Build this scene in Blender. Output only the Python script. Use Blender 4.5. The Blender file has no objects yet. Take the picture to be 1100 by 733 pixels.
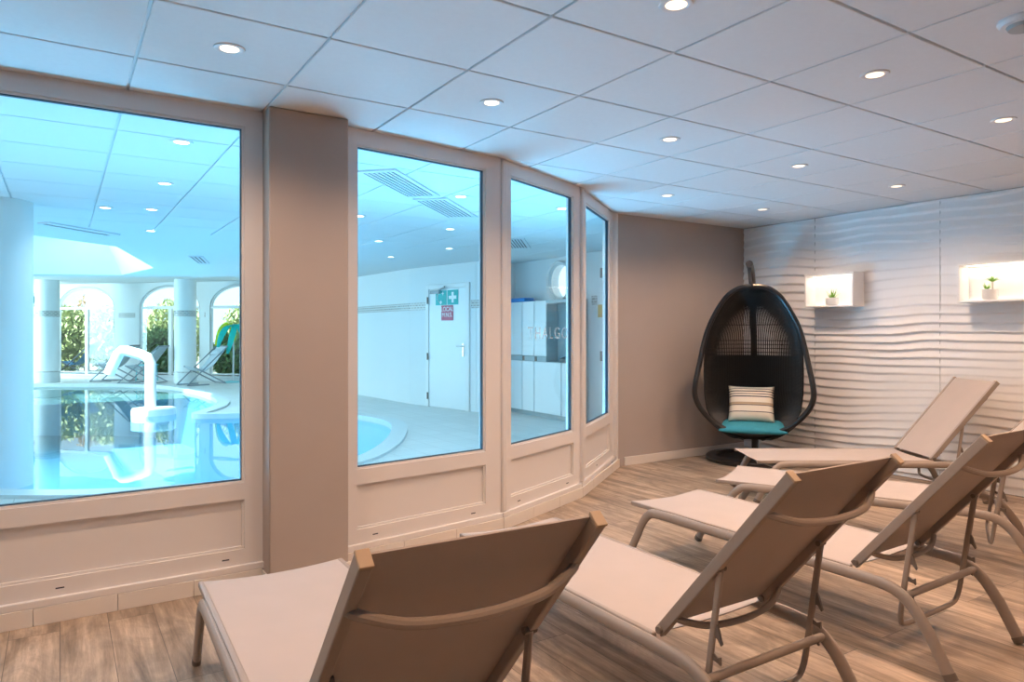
import bpy, bmesh, math, random
from mathutils import Vector, Matrix, noise
random.seed(7)
C = bpy.context.scene.collection
PI = math.pi
CAMZ, CEIL = 1.31, 2.46

# ------------------------------------------------------------------ materials
def mat(name, col, rough=0.5, metal=0.0, spec=0.5, emit=None, estr=0.0):
    m = bpy.data.materials.new(name); m.use_nodes = True
    b = m.node_tree.nodes['Principled BSDF']
    b.inputs['Base Color'].default_value = (*col, 1)
    b.inputs['Roughness'].default_value = rough
    b.inputs['Metallic'].default_value = metal
    b.inputs['Specular IOR Level'].default_value = spec
    if emit:
        b.inputs['Emission Color'].default_value = (*emit, 1)
        b.inputs['Emission Strength'].default_value = estr
    return m
def nd(m, t, **kw):
    n = m.node_tree.nodes.new(t)
    for k, v in kw.items():
        if k in n.inputs: n.inputs[k].default_value = v
        else: setattr(n, k, v)
    return n
def ln(m, a, b): m.node_tree.links.new(a, b)
def bs(m): return m.node_tree.nodes['Principled BSDF']
def coords(m, kind='Object', scale=(1,1,1), rot=(0,0,0)):
    t = nd(m, 'ShaderNodeTexCoord'); mp = nd(m, 'ShaderNodeMapping')
    mp.inputs['Scale'].default_value = scale; mp.inputs['Rotation'].default_value = rot
    ln(m, t.outputs[kind], mp.inputs['Vector']); return mp.outputs['Vector']
def noisy(m, scale, amt, col, detail=3, vscale=(1,1,1), bump=0.0, bscale=None):
    """vary the base colour by noise, optionally add a bump"""
    v = coords(m, 'Object', vscale)
    n = nd(m, 'ShaderNodeTexNoise', Scale=scale, Detail=detail); ln(m, v, n.inputs['Vector'])
    r = nd(m, 'ShaderNodeMix', data_type='RGBA')
    r.inputs[6].default_value = (*[c*(1-amt) for c in col], 1); r.inputs[7].default_value = (*[min(1, c*(1+amt)) for c in col], 1)
    ln(m, n.outputs['Fac'], r.inputs[0]); ln(m, r.outputs[2], bs(m).inputs['Base Color'])
    if bump:
        n2 = nd(m, 'ShaderNodeTexNoise', Scale=bscale or scale, Detail=4); ln(m, v, n2.inputs['Vector'])
        bp = nd(m, 'ShaderNodeBump', Strength=bump, Distance=0.002); ln(m, n2.outputs['Fac'], bp.inputs['Height'])
        ln(m, bp.outputs['Normal'], bs(m).inputs['Normal'])
    return m
def noisy_mat(name, col, rough, scale, amt, **kw): return noisy(mat(name, col, rough), scale, amt, col, **kw)

M = {}
M['ceil'] = noisy_mat('ceiling_tile', (.70,.70,.70), .8, 40, .03, bump=.15, bscale=300)
M['tbar'] = mat('ceiling_bar', (.74,.74,.74), .5)
M['taupe'] = noisy_mat('taupe_paint', (.415,.352,.315), .7, 3, .04, bump=.1, bscale=250)
M['wave'] = noisy_mat('wave_panel', (.80,.79,.79), .5, 2, .02)
M['dark_gap'] = mat('gap', (.08,.08,.08), .8)
M['pvc'] = mat('white_pvc', (.72,.68,.66), .35)
M['gasket'] = mat('gasket', (.02,.03,.05), .5)
M['skirt'] = mat('skirting', (.72,.66,.60), .4)
M['white'] = mat('white_paint', (.8,.79,.78), .45)
M['poolwall'] = noisy_mat('pool_wall_paint', (.74,.76,.76), .6, 2, .03)
M['frame'] = noisy_mat('taupe_aluminium', (.335,.275,.235), .42, 60, .04)
M['cap'] = mat('end_cap', (.46,.33,.22), .5)
M['dark_metal'] = mat('bracket_metal', (.16,.13,.11), .45)
M['wicker'] = noisy_mat('black_wicker', (.010,.009,.0085), .55, 50, .4)
M['wicker_rim'] = mat('black_rim', (.014,.012,.012), .3)
M['teal'] = noisy_mat('teal_cloth', (.035,.27,.36), .85, 30, .15, bump=.3, bscale=200)
M['pot'] = mat('white_pot', (.74,.72,.69), .5)
M['soil'] = mat('soil', (.08,.055,.04), .95)
M['leaf'] = noisy_mat('plant_leaf', (.20,.42,.05), .5, 20, .3)
M['stemm'] = mat('plant_stem', (.62,.58,.47), .6)
M['lens'] = mat('lamp_lens', (.9,.85,.8), .4, emit=(1,.74,.44), estr=1.9)
M['plens'] = mat('pool_lamp_lens', (.9,.9,.9), .4, emit=(1,.93,.85), estr=7)
M['led'] = mat('led_strip', (.9,.9,.9), .4, emit=(1,.86,.70), estr=2.5)
M['chrome'] = mat('chrome', (.7,.7,.7), .2, 1.0)
M['greyfit'] = mat('grey_fitting', (.33,.34,.34), .5)
M['paleplastic'] = mat('pale_plastic', (.66,.66,.68), .4)
M['coping'] = noisy_mat('pool_coping', (.62,.66,.66), .45, 12, .06)
M['basin'] = noisy_mat('pool_lining', (.46,.74,.90), .5, 3, .05)
M['grey_slot'] = mat('vent_slot', (.006,.01,.015), .6)
M['locker'] = mat('locker_white', (.80,.82,.82), .4)
M['lockgrey'] = mat('locker_grey', (.36,.44,.46), .5)
M['blue'] = noisy_mat('blue_towel', (.03,.30,.75), .9, 40, .15)
M['black'] = mat('black_plastic', (.02,.025,.03), .4)
M['bluelight'] = mat('blue_button', (.05,.2,.9), .4)
M['sgreen'] = mat('sign_green', (.0,.42,.40), .5)
M['sred'] = mat('sign_red', (.50,.10,.16), .5)
M['swhite'] = mat('sign_white', (.85,.85,.85), .5)
M['ochre'] = mat('ochre_notice', (.62,.36,.08), .6)
M['text_grey'] = mat('grey_lettering', (.55,.66,.70), .5); bs(M['text_grey']).inputs['Alpha'].default_value = .5
M['deckframe'] = mat('deck_chair_frame', (.22,.25,.28), .45)
M['decksling'] = noisy_mat('deck_chair_sling', (.46,.52,.56), .8, 60, .1)
M['navysling'] = noisy_mat('navy_sling', (.04,.22,.42), .8, 60, .1)
M['navy'] = mat('navy_cloth', (.02,.035,.08), .85)
M['aquaplastic'] = mat('aqua_plastic', (.20,.55,.60), .45)
M['clock'] = mat('clock_face', (.02,.16,.17), .4)
M['yfrond'] = noisy_mat('yellow_frond', (.62,.72,.03), .6, 20, .15)
M['tfrond'] = noisy_mat('teal_frond', (.0,.50,.44), .6, 20, .15)
M['hedge'] = noisy_mat('hedge_leaf', (.18,.30,.10), .7, 6, .5)
M['hedge_light'] = noisy_mat('hedge_pale_leaf', (.46,.52,.24), .7, 6, .4)
M['pampas'] = noisy_mat('pampas', (.70,.56,.42), .8, 6, .3)
M['lawn'] = noisy_mat('lawn', (.42,.44,.34), .9, 8, .3)

# woven sling
def sling_mat(name, col):
    m = mat(name, col, .75)
    v = coords(m, 'Object', (1,1,1))
    w = nd(m, 'ShaderNodeTexChecker', Scale=420.0); ln(m, v, w.inputs['Vector'])
    n = nd(m, 'ShaderNodeTexNoise', Scale=6.0, Detail=2.0); ln(m, v, n.inputs['Vector'])
    r = nd(m, 'ShaderNodeMix', data_type='RGBA')
    r.inputs[6].default_value = (*[c*.95 for c in col],1); r.inputs[7].default_value = (*[c*1.05 for c in col],1)
    ln(m, n.outputs['Fac'], r.inputs[0]); ln(m, r.outputs[2], bs(m).inputs['Base Color'])
    b = nd(m, 'ShaderNodeBump', Strength=.12, Distance=.0008); ln(m, w.outputs['Fac'], b.inputs['Height']); ln(m, b.outputs['Normal'], bs(m).inputs['Normal'])
    return m
M['sling'] = sling_mat('beige_sling', (.45,.385,.355))

# wood planks running along world Y
def wood():
    m = mat('vinyl_planks', (.4,.3,.2), .42)
    v = coords(m, 'Object', (1,1,1), (0,0,PI/2))
    br = nd(m, 'ShaderNodeTexBrick', Scale=1.0)
    br.offset = .37; br.offset_frequency = 2
    for k, val in (('Mortar Size', .0016), ('Brick Width', 1.22), ('Row Height', .185), ('Bias', 0.0)): br.inputs[k].default_value = val
    br.inputs['Color1'].default_value = (.05,.05,.05,1); br.inputs['Color2'].default_value = (.95,.95,.95,1); br.inputs['Mortar'].default_value = (0,0,0,1)
    ln(m, v, br.inputs['Vector'])
    # shift grain per plank
    vv = coords(m, 'Object', (11,.9,1))
    add = nd(m, 'ShaderNodeVectorMath', operation='ADD'); ln(m, vv, add.inputs[0])
    sc = nd(m, 'ShaderNodeVectorMath', operation='SCALE'); sc.inputs['Scale'].default_value = 37.0; ln(m, br.outputs['Color'], sc.inputs[0]); ln(m, sc.outputs['Vector'], add.inputs[1])
    g1 = nd(m, 'ShaderNodeTexNoise', Scale=1.1, Detail=6.0, Roughness=.62, Distortion=.6); ln(m, add.outputs['Vector'], g1.inputs['Vector'])
    g2 = nd(m, 'ShaderNodeTexNoise', Scale=6.0, Detail=5.0, Roughness=.7); ln(m, add.outputs['Vector'], g2.inputs['Vector'])
    ramp = nd(m, 'ShaderNodeValToRGB')
    e = ramp.color_ramp.elements
    e[0].position = .25; e[0].color = (.13,.096,.072,1); e[1].position = .72; e[1].color = (.56,.43,.325,1)
    e2 = e.new(.43); e2.color = (.31,.226,.162,1)
    e3 = e.new(.56); e3.color = (.44,.33,.242,1)
    ln(m, g1.outputs['Fac'], ramp.inputs['Fac'])
    # per-plank tone
    mul = nd(m, 'ShaderNodeMix', data_type='RGBA', blend_type='MULTIPLY'); mul.inputs[0].default_value = 1
    tone = nd(m, 'ShaderNodeMapRange'); tone.inputs['To Min'].default_value = .84; tone.inputs['To Max'].default_value = 1.12
    ln(m, br.outputs['Color'], tone.inputs['Value'])
    ln(m, ramp.outputs['Color'], mul.inputs[6]); ln(m, tone.outputs['Result'], mul.inputs[7])
    # fine grain
    mul2 = nd(m, 'ShaderNodeMix', data_type='RGBA', blend_type='MULTIPLY'); mul2.inputs[0].default_value = 1
    t2 = nd(m, 'ShaderNodeMapRange'); t2.inputs['From Min'].default_value=.3; t2.inputs['From Max'].default_value=.7; t2.inputs['To Min'].default_value = .72; t2.inputs['To Max'].default_value = 1.15
    ln(m, g2.outputs['Fac'], t2.inputs['Value']); ln(m, mul.outputs[2], mul2.inputs[6]); ln(m, t2.outputs['Result'], mul2.inputs[7])
    g3 = nd(m, 'ShaderNodeTexNoise', Scale=.62, Detail=5.0, Roughness=.68, Distortion=1.2); ln(m, coords(m, 'Object', (7,3.2,1)), g3.inputs['Vector'])
    t3 = nd(m, 'ShaderNodeMapRange'); t3.inputs['From Min'].default_value=.36; t3.inputs['From Max'].default_value=.58; t3.inputs['To Min'].default_value = .70; t3.inputs['To Max'].default_value = 1.12
    mul3 = nd(m, 'ShaderNodeMix', data_type='RGBA', blend_type='MULTIPLY'); mul3.inputs[0].default_value = 1
    ln(m, g3.outputs['Fac'], t3.inputs['Value']); ln(m, mul2.outputs[2], mul3.inputs[6]); ln(m, t3.outputs['Result'], mul3.inputs[7]); mul2 = mul3
    mor = nd(m, 'ShaderNodeMix', data_type='RGBA'); mor.inputs[7].default_value = (.13,.10,.075,1)
    ln(m, br.outputs['Fac'], mor.inputs[0]); ln(m, mul2.outputs[2], mor.inputs[6]); ln(m, mor.outputs[2], bs(m).inputs['Base Color'])
    b = nd(m, 'ShaderNodeBump', Strength=.15, Distance=.002); ln(m, g2.outputs['Fac'], b.inputs['Height']); ln(m, b.outputs['Normal'], bs(m).inputs['Normal'])
    return m
M['wood'] = wood()

def deck_tile():
    m = mat('deck_tiles', (.6,.62,.6), .4)
    v = coords(m, 'Object')
    br = nd(m, 'ShaderNodeTexBrick', Scale=1.0); br.offset = 0
    for k, val in (('Mortar Size', .004), ('Brick Width', .3), ('Row Height', .3)): br.inputs[k].default_value = val
    br.inputs['Color1'].default_value = (.66,.66,.64,1); br.inputs['Color2'].default_value = (.60,.61,.59,1); br.inputs['Mortar'].default_value = (.45,.46,.45,1)
    ln(m, v, br.inputs['Vector']); ln(m, br.outputs['Color'], bs(m).inputs['Base Color'])
    return m
M['deck'] = deck_tile()

def mosaic(axis='XZ'):
    m = mat('mosaic_band_'+axis, (.3,.35,.35), .35)
    t = nd(m, 'ShaderNodeTexCoord')
    sep = nd(m, 'ShaderNodeSeparateXYZ'); ln(m, t.outputs['Object'], sep.inputs[0])
    comb = nd(m, 'ShaderNodeCombineXYZ'); ln(m, sep.outputs['X'], comb.inputs['X']); ln(m, sep.outputs['Z'], comb.inputs['Y'])
    br = nd(m, 'ShaderNodeTexBrick', Scale=1.0); br.offset = .5
    for k, val in (('Mortar Size', .012), ('Brick Width', .09), ('Row Height', .043)): br.inputs[k].default_value = val
    br.inputs['Color1'].default_value = (.10,.14,.15,1); br.inputs['Color2'].default_value = (.38,.36,.33,1); br.inputs['Mortar'].default_value = (.55,.56,.55,1)
    ln(m, comb.outputs[0], br.inputs['Vector']); ln(m, br.outputs['Color'], bs(m).inputs['Base Color'])
    return m
M['mosaic'] = mosaic()

def glassy(name, tint, ior=1.45, rough=0.0, bump=0):
    m = bpy.data.materials.new(name); m.use_nodes = True
    nt = m.node_tree; nt.nodes.clear()
    out = nt.nodes.new('ShaderNodeOutputMaterial'); mix = nt.nodes.new('ShaderNodeMixShader')
    tr = nt.nodes.new('ShaderNodeBsdfTransparent'); tr.inputs[0].default_value = (*tint, 1)
    gl = nt.nodes.new('ShaderNodeBsdfGlossy'); gl.inputs['Roughness'].default_value = rough
    fr = nt.nodes.new('ShaderNodeFresnel'); fr.inputs['IOR'].default_value = ior
    ge = nt.nodes.new('ShaderNodeNewGeometry'); mi = nt.nodes.new('ShaderNodeMix'); mi.inputs[2].default_value = ior; mi.inputs[3].default_value = 1/ior
    nt.links.new(ge.outputs['Backfacing'], mi.inputs[0]); nt.links.new(mi.outputs[0], fr.inputs['IOR'])
    nt.links.new(fr.outputs[0], mix.inputs[0]); nt.links.new(tr.outputs[0], mix.inputs[1]); nt.links.new(gl.outputs[0], mix.inputs[2])
    if bump:
        tc = nt.nodes.new('ShaderNodeTexCoord'); n = nt.nodes.new('ShaderNodeTexNoise'); n.inputs['Scale'].default_value = 1.6; n.inputs['Detail'].default_value = 2
        b = nt.nodes.new('ShaderNodeBump'); b.inputs['Strength'].default_value = bump; b.inputs['Distance'].default_value = .01
        nt.links.new(tc.outputs['Object'], n.inputs['Vector']); nt.links.new(n.outputs['Fac'], b.inputs['Height'])
        nt.links.new(b.outputs[0], gl.inputs['Normal']); nt.links.new(b.outputs[0], fr.inputs['Normal'])
    nt.links.new(mix.outputs[0], out.inputs[0]); return m
M['glass'] = glassy('pane_glass', (.90,.98,1.0), 1.25)
M['clear'] = glassy('clear_glass', (.95,.98,1.0), 1.3)
M['water'] = glassy('pool_water', (.66,.90,1.0), 1.33, 0.0, .06)

def pillow_mat():
    m = mat('striped_cloth', (.8,.75,.66), .9)
    t = nd(m, 'ShaderNodeTexCoord'); sep = nd(m, 'ShaderNodeSeparateXYZ'); ln(m, t.outputs['Object'], sep.inputs[0])
    mr = nd(m, 'ShaderNodeMapRange'); mr.inputs['From Min'].default_value = -.17; mr.inputs['From Max'].default_value = .17
    ln(m, sep.outputs['Y'], mr.inputs['Value'])
    ramp = nd(m, 'ShaderNodeValToRGB'); ramp.color_ramp.interpolation = 'CONSTANT'
    cream = (.74,.66,.55,1); navy = (.03,.03,.06,1); tan = (.45,.33,.22,1)
    bands = [(0,cream),(.20,navy),(.225,cream),(.40,navy),(.42,tan),(.50,cream),(.66,navy),(.69,cream),(.74,navy),(.765,cream),(.82,navy),(.85,cream),(.90,navy),(.92,cream)]
    e = ramp.color_ramp.elements
    e[0].position, e[0].color = bands[0]; e[1].position, e[1].color = bands[1]
    for p, c in bands[2:]: k = e.new(p); k.color = c
    ln(m, mr.outputs[0], ramp.inputs[0]); ln(m, ramp.outputs[0], bs(m).inputs['Base Color'])
    return m
M['stripe'] = pillow_mat()

# ------------------------------------------------------------------ mesh builder
class MB:
    def __init__(s): s.v = []; s.f = []
    def add(s, vs, fs):
        o = len(s.v); s.v += [Vector(p) for p in vs]; s.f += [tuple(i+o for i in f) for f in fs]; return s
    def box(s, c, size, rot=None):
        hx, hy, hz = [d/2 for d in size]; c = Vector(c)
        vs = [Vector((x,y,z)) for x in (-hx,hx) for y in (-hy,hy) for z in (-hz,hz)]
        if rot is not None: vs = [rot @ p for p in vs]
        return s.add([p+c for p in vs], [(0,1,3,2),(4,6,7,5),(0,4,5,1),(2,3,7,6),(0,2,6,4),(1,5,7,3)])
    def box2(s, a, b): # min, max corners
        return s.box([(p+q)/2 for p,q in zip(a,b)], [abs(q-p) for p,q in zip(a,b)])
    def tube(s, pts, ra, rb=None, side=None, n=10, closed=False, caps=True, radii=None):
        pts = [Vector(p) for p in pts]; rb = rb or ra; N = len(pts); rings = []
        prev = None
        for i, p in enumerate(pts):
            if closed: t = pts[(i+1)%N]-pts[i-1]
            else: t = pts[min(i+1,N-1)]-pts[max(i-1,0)]
            t.normalize()
            if side is not None: a = Vector(side); a = (a - t*a.dot(t)).normalized()
            else:
                a = prev if prev is not None else (Vector((0,0,1)) if abs(t.z) < .9 else Vector((1,0,0)))
                a = (a - t*a.dot(t)).normalized(); prev = a
            b = t.cross(a); k = radii[i] if radii else 1
            rings.append([p + a*(ra*k*math.cos(2*PI*j/n)) + b*(rb*k*math.sin(2*PI*j/n)) for j in range(n)])
        vs = [q for r in rings for q in r]; fs = []
        for i in range(N if closed else N-1):
            i2 = (i+1)%N
            for j in range(n): fs.append((i*n+j, i*n+(j+1)%n, i2*n+(j+1)%n, i2*n+j))
        if caps and not closed: fs += [tuple(range(n-1,-1,-1)), tuple((N-1)*n+j for j in range(n))]
        return s.add(vs, fs)
    def lathe(s, prof, c=(0,0,0), n=24):
        c = Vector(c); vs = []; fs = []
        for r, z in prof:
            vs += [c+Vector((r*math.cos(2*PI*j/n), r*math.sin(2*PI*j/n), z)) for j in range(n)]
        for i in range(len(prof)-1):
            for j in range(n): fs.append((i*n+j, i*n+(j+1)%n, (i+1)*n+(j+1)%n, (i+1)*n+j))
        fs += [tuple(range(n-1,-1,-1)), tuple((len(prof)-1)*n+j for j in range(n))]
        return s.add(vs, fs)
    def poly(s, outer, holes=(), depth=0.1, fn=None):
        """extruded flat polygon with holes, 2D + w in [0,depth], fn maps (a,b,w)->xyz"""
        fn = fn or (lambda a,b,w: (a,b,w))
        bm = bmesh.new(); loops = []
        for lp in [outer]+list(holes):
            vs = [bm.verts.new((a,b,0)) for a,b in lp]; loops.append(vs)
            for i in range(len(vs)): bm.edges.new((vs[i], vs[(i+1)%len(vs)]))
        bmesh.ops.triangle_fill(bm, use_beauty=True, use_dissolve=False, edges=bm.edges[:])
        bm.verts.index_update()
        V = [v.co.copy() for v in bm.verts]; F = [tuple(v.index for v in f.verts) for f in bm.faces]; n = len(V)
        L = [[v.index for v in lp] for lp in loops]; bm.free()
        vs = [fn(p.x,p.y,0) for p in V] + [fn(p.x,p.y,depth) for p in V]
        fs = list(F) + [tuple(reversed([i+n for i in f])) for f in F]
        for lp in L:
            for i in range(len(lp)): a, b = lp[i], lp[(i+1)%len(lp)]; fs.append((a,b,b+n,a+n))
        return s.add(vs, fs)
    def build(s, name, m, parent=None, smooth=35, bevel=0, recalc=True):
        me = bpy.data.meshes.new(name)
        me.from_pydata([tuple(p) for p in s.v], [], s.f)
        if recalc:
            bm = bmesh.new(); bm.from_mesh(me); bmesh.ops.recalc_face_normals(bm, faces=bm.faces); bm.to_mesh(me); bm.free()
        if smooth:
            me.shade_smooth(); me.set_sharp_from_angle(angle=math.radians(smooth))
        o = bpy.data.objects.new(name, me); C.objects.link(o); me.materials.append(m if not isinstance(m, str) else M[m])
        if parent: o.parent = parent
        if bevel:
            md = o.modifiers.new('bevel', 'BEVEL'); md.width = bevel; md.segments = 2; md.limit_method = 'ANGLE'
        return o
def tag(o, label, cat, group=None, kind=None):
    o['label'] = label; o['category'] = cat
    if group: o['group'] = group
    if kind: o['kind'] = kind
    return o
def struct(o): o['kind'] = 'structure'; return o
def empty(name, loc=(0,0,0), rz=0, label=None, cat=None, group=None):
    o = bpy.data.objects.new(name, None); C.objects.link(o); o.location = loc; o.rotation_euler = (0,0,rz); o.empty_display_size = .1
    if label: tag(o, label, cat, group)
    return o
def copy_tree(o, parent=None):
    c = o.copy(); C.objects.link(c)
    if parent: c.parent = parent
    for ch in list(o.children): copy_tree(ch, c)
    return c
def smooth_path(pts, per=8, closed=False):
    P = [Vector(p) for p in pts]; N = len(P); out = []
    for i in range(N if closed else N-1):
        g = (lambda k: P[k % N]) if closed else (lambda k: P[max(0, min(N-1, k))])
        a, b, c, d = g(i-1), g(i), g(i+1), g(i+2)
        for k in range(per):
            t = k/per
            out.append(.5*((2*b)+(c-a)*t+(2*a-5*b+4*c-d)*t*t+(3*b-a-3*c+d)*t**3))
    if not closed: out.append(P[-1])
    return out
def text_mesh(name, txt, size, m, parent, loc, rot, depth=.002, align='CENTER', spacing=1.0):
    cu = bpy.data.curves.new(name, 'FONT'); cu.body = txt; cu.size = size; cu.extrude = depth; cu.align_x = align; cu.align_y = 'CENTER'; cu.space_character = spacing
    t = bpy.data.objects.new(name+'_c', cu); C.objects.link(t)
    dg = bpy.context.evaluated_depsgraph_get(); dg.update()
    me = bpy.data.meshes.new_from_object(t.evaluated_get(dg)); bpy.data.objects.remove(t)
    me.materials.clear(); me.materials.append(M[m])
    o = bpy.data.objects.new(name, me); C.objects.link(o); o.parent = parent; o.location = loc; o.rotation_euler = rot
    return o

# ------------------------------------------------------------------ setting: room shell
X2, Y2, Y1 = 6.42, 5.19, 3.80
BAY = [(1.31,3.80),(2.46,3.96),(3.47,4.40),(4.50,5.19)]
f = MB(); f.poly([(-2.6,-2.3),(6.55,-2.3),(6.55,5.3),(4.55,5.3),(4.5,5.19),(3.47,4.40),(2.46,3.96),(1.31,3.80),(-2.6,3.80)], depth=-.12)
struct(f.build('floor', 'wood', smooth=0))
w = MB().box2((-2.6,-2.3,0),(-2.45,3.95,CEIL)); struct(w.build('wall_left','taupe'))
w = MB().box2((-2.45,-2.3,0),(6.42,-2.15,CEIL)); struct(w.build('wall_back','taupe'))
w = MB().box2((4.52,Y2,0),(6.55,Y2+.14,CEIL)); struct(w.build('wall_far','taupe'))
w = MB().box2((.893,3.67,0),(1.312,4.0,CEIL)); struct(w.build('wall_pillar','taupe', bevel=.008))
# pillar skirting corner tiles
b = MB().box2((.885,3.66,0),(1.32,3.67,.07)).box2((.885,3.67,0),(.893,3.79,.07)); struct(b.build('baseboard_pillar','skirt', bevel=.002))
b = MB().box2((4.64,Y2-.014,0),(6.40,Y2,.085)); struct(b.build('baseboard_far','skirt', bevel=.004))
# plinth of tiles below the glazing
def plinth(pts, name):
    mb = MB()
    for (a, c) in zip(pts, pts[1:]):
        a, c = Vector((*a,0)), Vector((*c,0)); d = (c-a); L = d.length; d.normalize(); n = Vector((d.y,-d.x,0))
        ang = math.atan2(d.y, d.x); R = Matrix.Rotation(ang, 3, 'Z'); k = max(1, round(L/.33)); 
        for i in range(k):
            s0, s1 = L*i/k+.001, L*(i+1)/k-.001
            mb.box(a+d*(s0+s1)/2+n*.004+Vector((0,0,.039)), (s1-s0, .02, .078), R)
    return struct(mb.build(name, 'skirt', bevel=.0015))
plinth([(-2.4,3.79),(.885,3.79)], 'baseboard_left')
plinth([(1.325,3.788),(2.462,3.946),(3.477,4.388),(4.56,5.18)], 'baseboard_bay')

# wavy relief wall: panels 1.2 m wide
def relief(y, z):
    a = y*1.0 + 3.7; q = Vector((a*.55, z*1.1, 3.1))
    ph = z/.078*2*PI + 7.5*noise.noise(Vector((a*.75, z*1.0, 7.7))) + 2.6*noise.noise(Vector((a*2.2, z*2.4, 2.7))) + 1.5*math.sin(a*1.7+z*1.3)
    fr_ = (ph/(2*PI))%1.0; s = (fr_/.2) if fr_ < .2 else 1-(fr_-.2)/.8; s = s*s*(3-2*s) if fr_ < .2 else s**1.25
    amp = .55+.75*noise.noise(Vector((a*.8, z*2.6, 1.3)))
    return .024*max(.12, min(1.15, amp))*s
wv = MB()
edges = [5.19, 4.313, 3.113, 1.913, .713, -.487, -1.687, -2.15]
for y1, y0 in zip(edges, edges[1:]):
    fine = y1 > 2; ny = max(3, int((y1-y0)/(.022 if fine else .08))); nz = 330 if fine else 160
    vs = []; fs = []
    for i in range(ny+1):
        y = y0+.001+(y1-y0-.002)*i/ny
        for k in range(nz+1):
            z = .005+(CEIL-.01)*k/nz; vs.append((X2-.006-relief(y,z), y, z))
    for i in range(ny):
        for k in range(nz): a = i*(nz+1)+k; fs.append((a, a+1, a+nz+2, a+nz+1))
    o = len(vs)
    # panel side edges back to the wall
    for i in (0, ny):
        base = len(vs)
        vs += [(X2, vs[i*(nz+1)+k][1], vs[i*(nz+1)+k][2]) for k in range(nz+1)]
        for k in range(nz): a = i*(nz+1)+k; fs.append((a, a+1, base+k+1, base+k))
    wv.add(vs, fs)
struct(wv.build('wall_right', 'wave', smooth=60))
gs = MB()
for y in edges[1:-1]: gs.box2((X2-.0125,y-.0016,.005),(X2,y+.0016,CEIL-.005))
struct(gs.build('trim_10','greyfit', smooth=0))
struct(MB().box2((X2,-2.3,0),(X2+.13,5.3,CEIL)).build('wall_right_backing','dark_gap'))

# ceiling: tegular tiles on a recessed grid, plain slab with a skylight opening beyond
GX, GY, TX, TY = .268, .195, .6201, .6268
tiles = MB(); bars = MB()
for i in range(-9, 11):
    for j in range(-5, 14):
        x0, y0 = GX+TX*i, GY+TY*j; g = .006
        x1, y1 = x0+TX, y0+TY; bv = .0025
        if x0 > 6.4 and y0 < 5.3: continue
        if x0 < 6.42 < x1 and y0 < 5.0: x1 = 6.42
        za, zb = CEIL, CEIL+.016
        vs = [(x0+g+bv,y0+g+bv,za),(x1-g-bv,y0+g+bv,za),(x1-g-bv,y1-g-bv,za),(x0+g+bv,y1-g-bv,za),
              (x0+g,y0+g,za+.0025),(x1-g,y0+g,za+.0025),(x1-g,y1-g,za+.0025),(x0+g,y1-g,za+.0025),
              (x0+g,y0+g,zb),(x1-g,y0+g,zb),(x1-g,y1-g,zb),(x0+g,y1-g,zb)]
        fs = [(3,2,1,0)]
        for k in range(4):
            k2 = (k+1)%4; fs += [(k,k2,4+k2,4+k),(4+k,4+k2,8+k2,8+k)]
        tiles.add(vs, fs)
ceil = struct(tiles.build('ceiling','ceil', smooth=0))
ym = GY+TY*14
bars.box2((GX-9*TX,GY-5*TY,CEIL+.012),(GX+11*TX,ym,CEIL+.05))
o = bars.build('grid_bars','tbar', parent=ceil)
SKY = [(-1.60,9.04),(.64,10.85),(1.417,14.1),(1.05,16.2),(-2.0,17.6)]
pl = MB(); pl.poly([(-5.4,ym-.010),(7.1,ym-.010),(7.1,12.70),(-5.4,20.7)], [SKY], depth=.06, fn=lambda a,b,w:(a,b,CEIL+w))
struct(pl.build('ceiling_pool','ceil', smooth=0))
hi = MB(); hi.poly([(-5.4,20.7),(7.1,12.7),(7.1,17.2),(-4.6,29.2),(-5.4,29.2)], depth=.06, fn=lambda a,b,w:(a,b,2.65+w))
hi.poly([(-5.4,20.7),(7.1,12.7),(7.1,12.8),(-5.4,20.8)], depth=.25, fn=lambda a,b,w:(a,b,CEIL+w))
struct(hi.build('ceiling_high','ceil', smooth=0))
# skylight well: sloped white sides up to a bright glazed top
cx, cy = -.3, 13.4
TOP = [(cx+(a-cx)*.72, cy+(b-cy)*.72) for a,b in SKY]
well = MB(); n = len(SKY)
well.add([(a,b,CEIL) for a,b in SKY]+[(a,b,CEIL+.75) for a,b in TOP], [(i,(i+1)%n,(i+1)%n+n,i+n) for i in range(n)])
sk = struct(well.build('trim_1','white', smooth=0, recalc=False))
skm = glassy('skylight_glazing', (.9,.98,1.0), 1.2)
g = MB(); g.poly(TOP, depth=.03, fn=lambda a,b,w:(a,b,CEIL+.75+w)); struct(g.build('window_8', skm, smooth=0))

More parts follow.
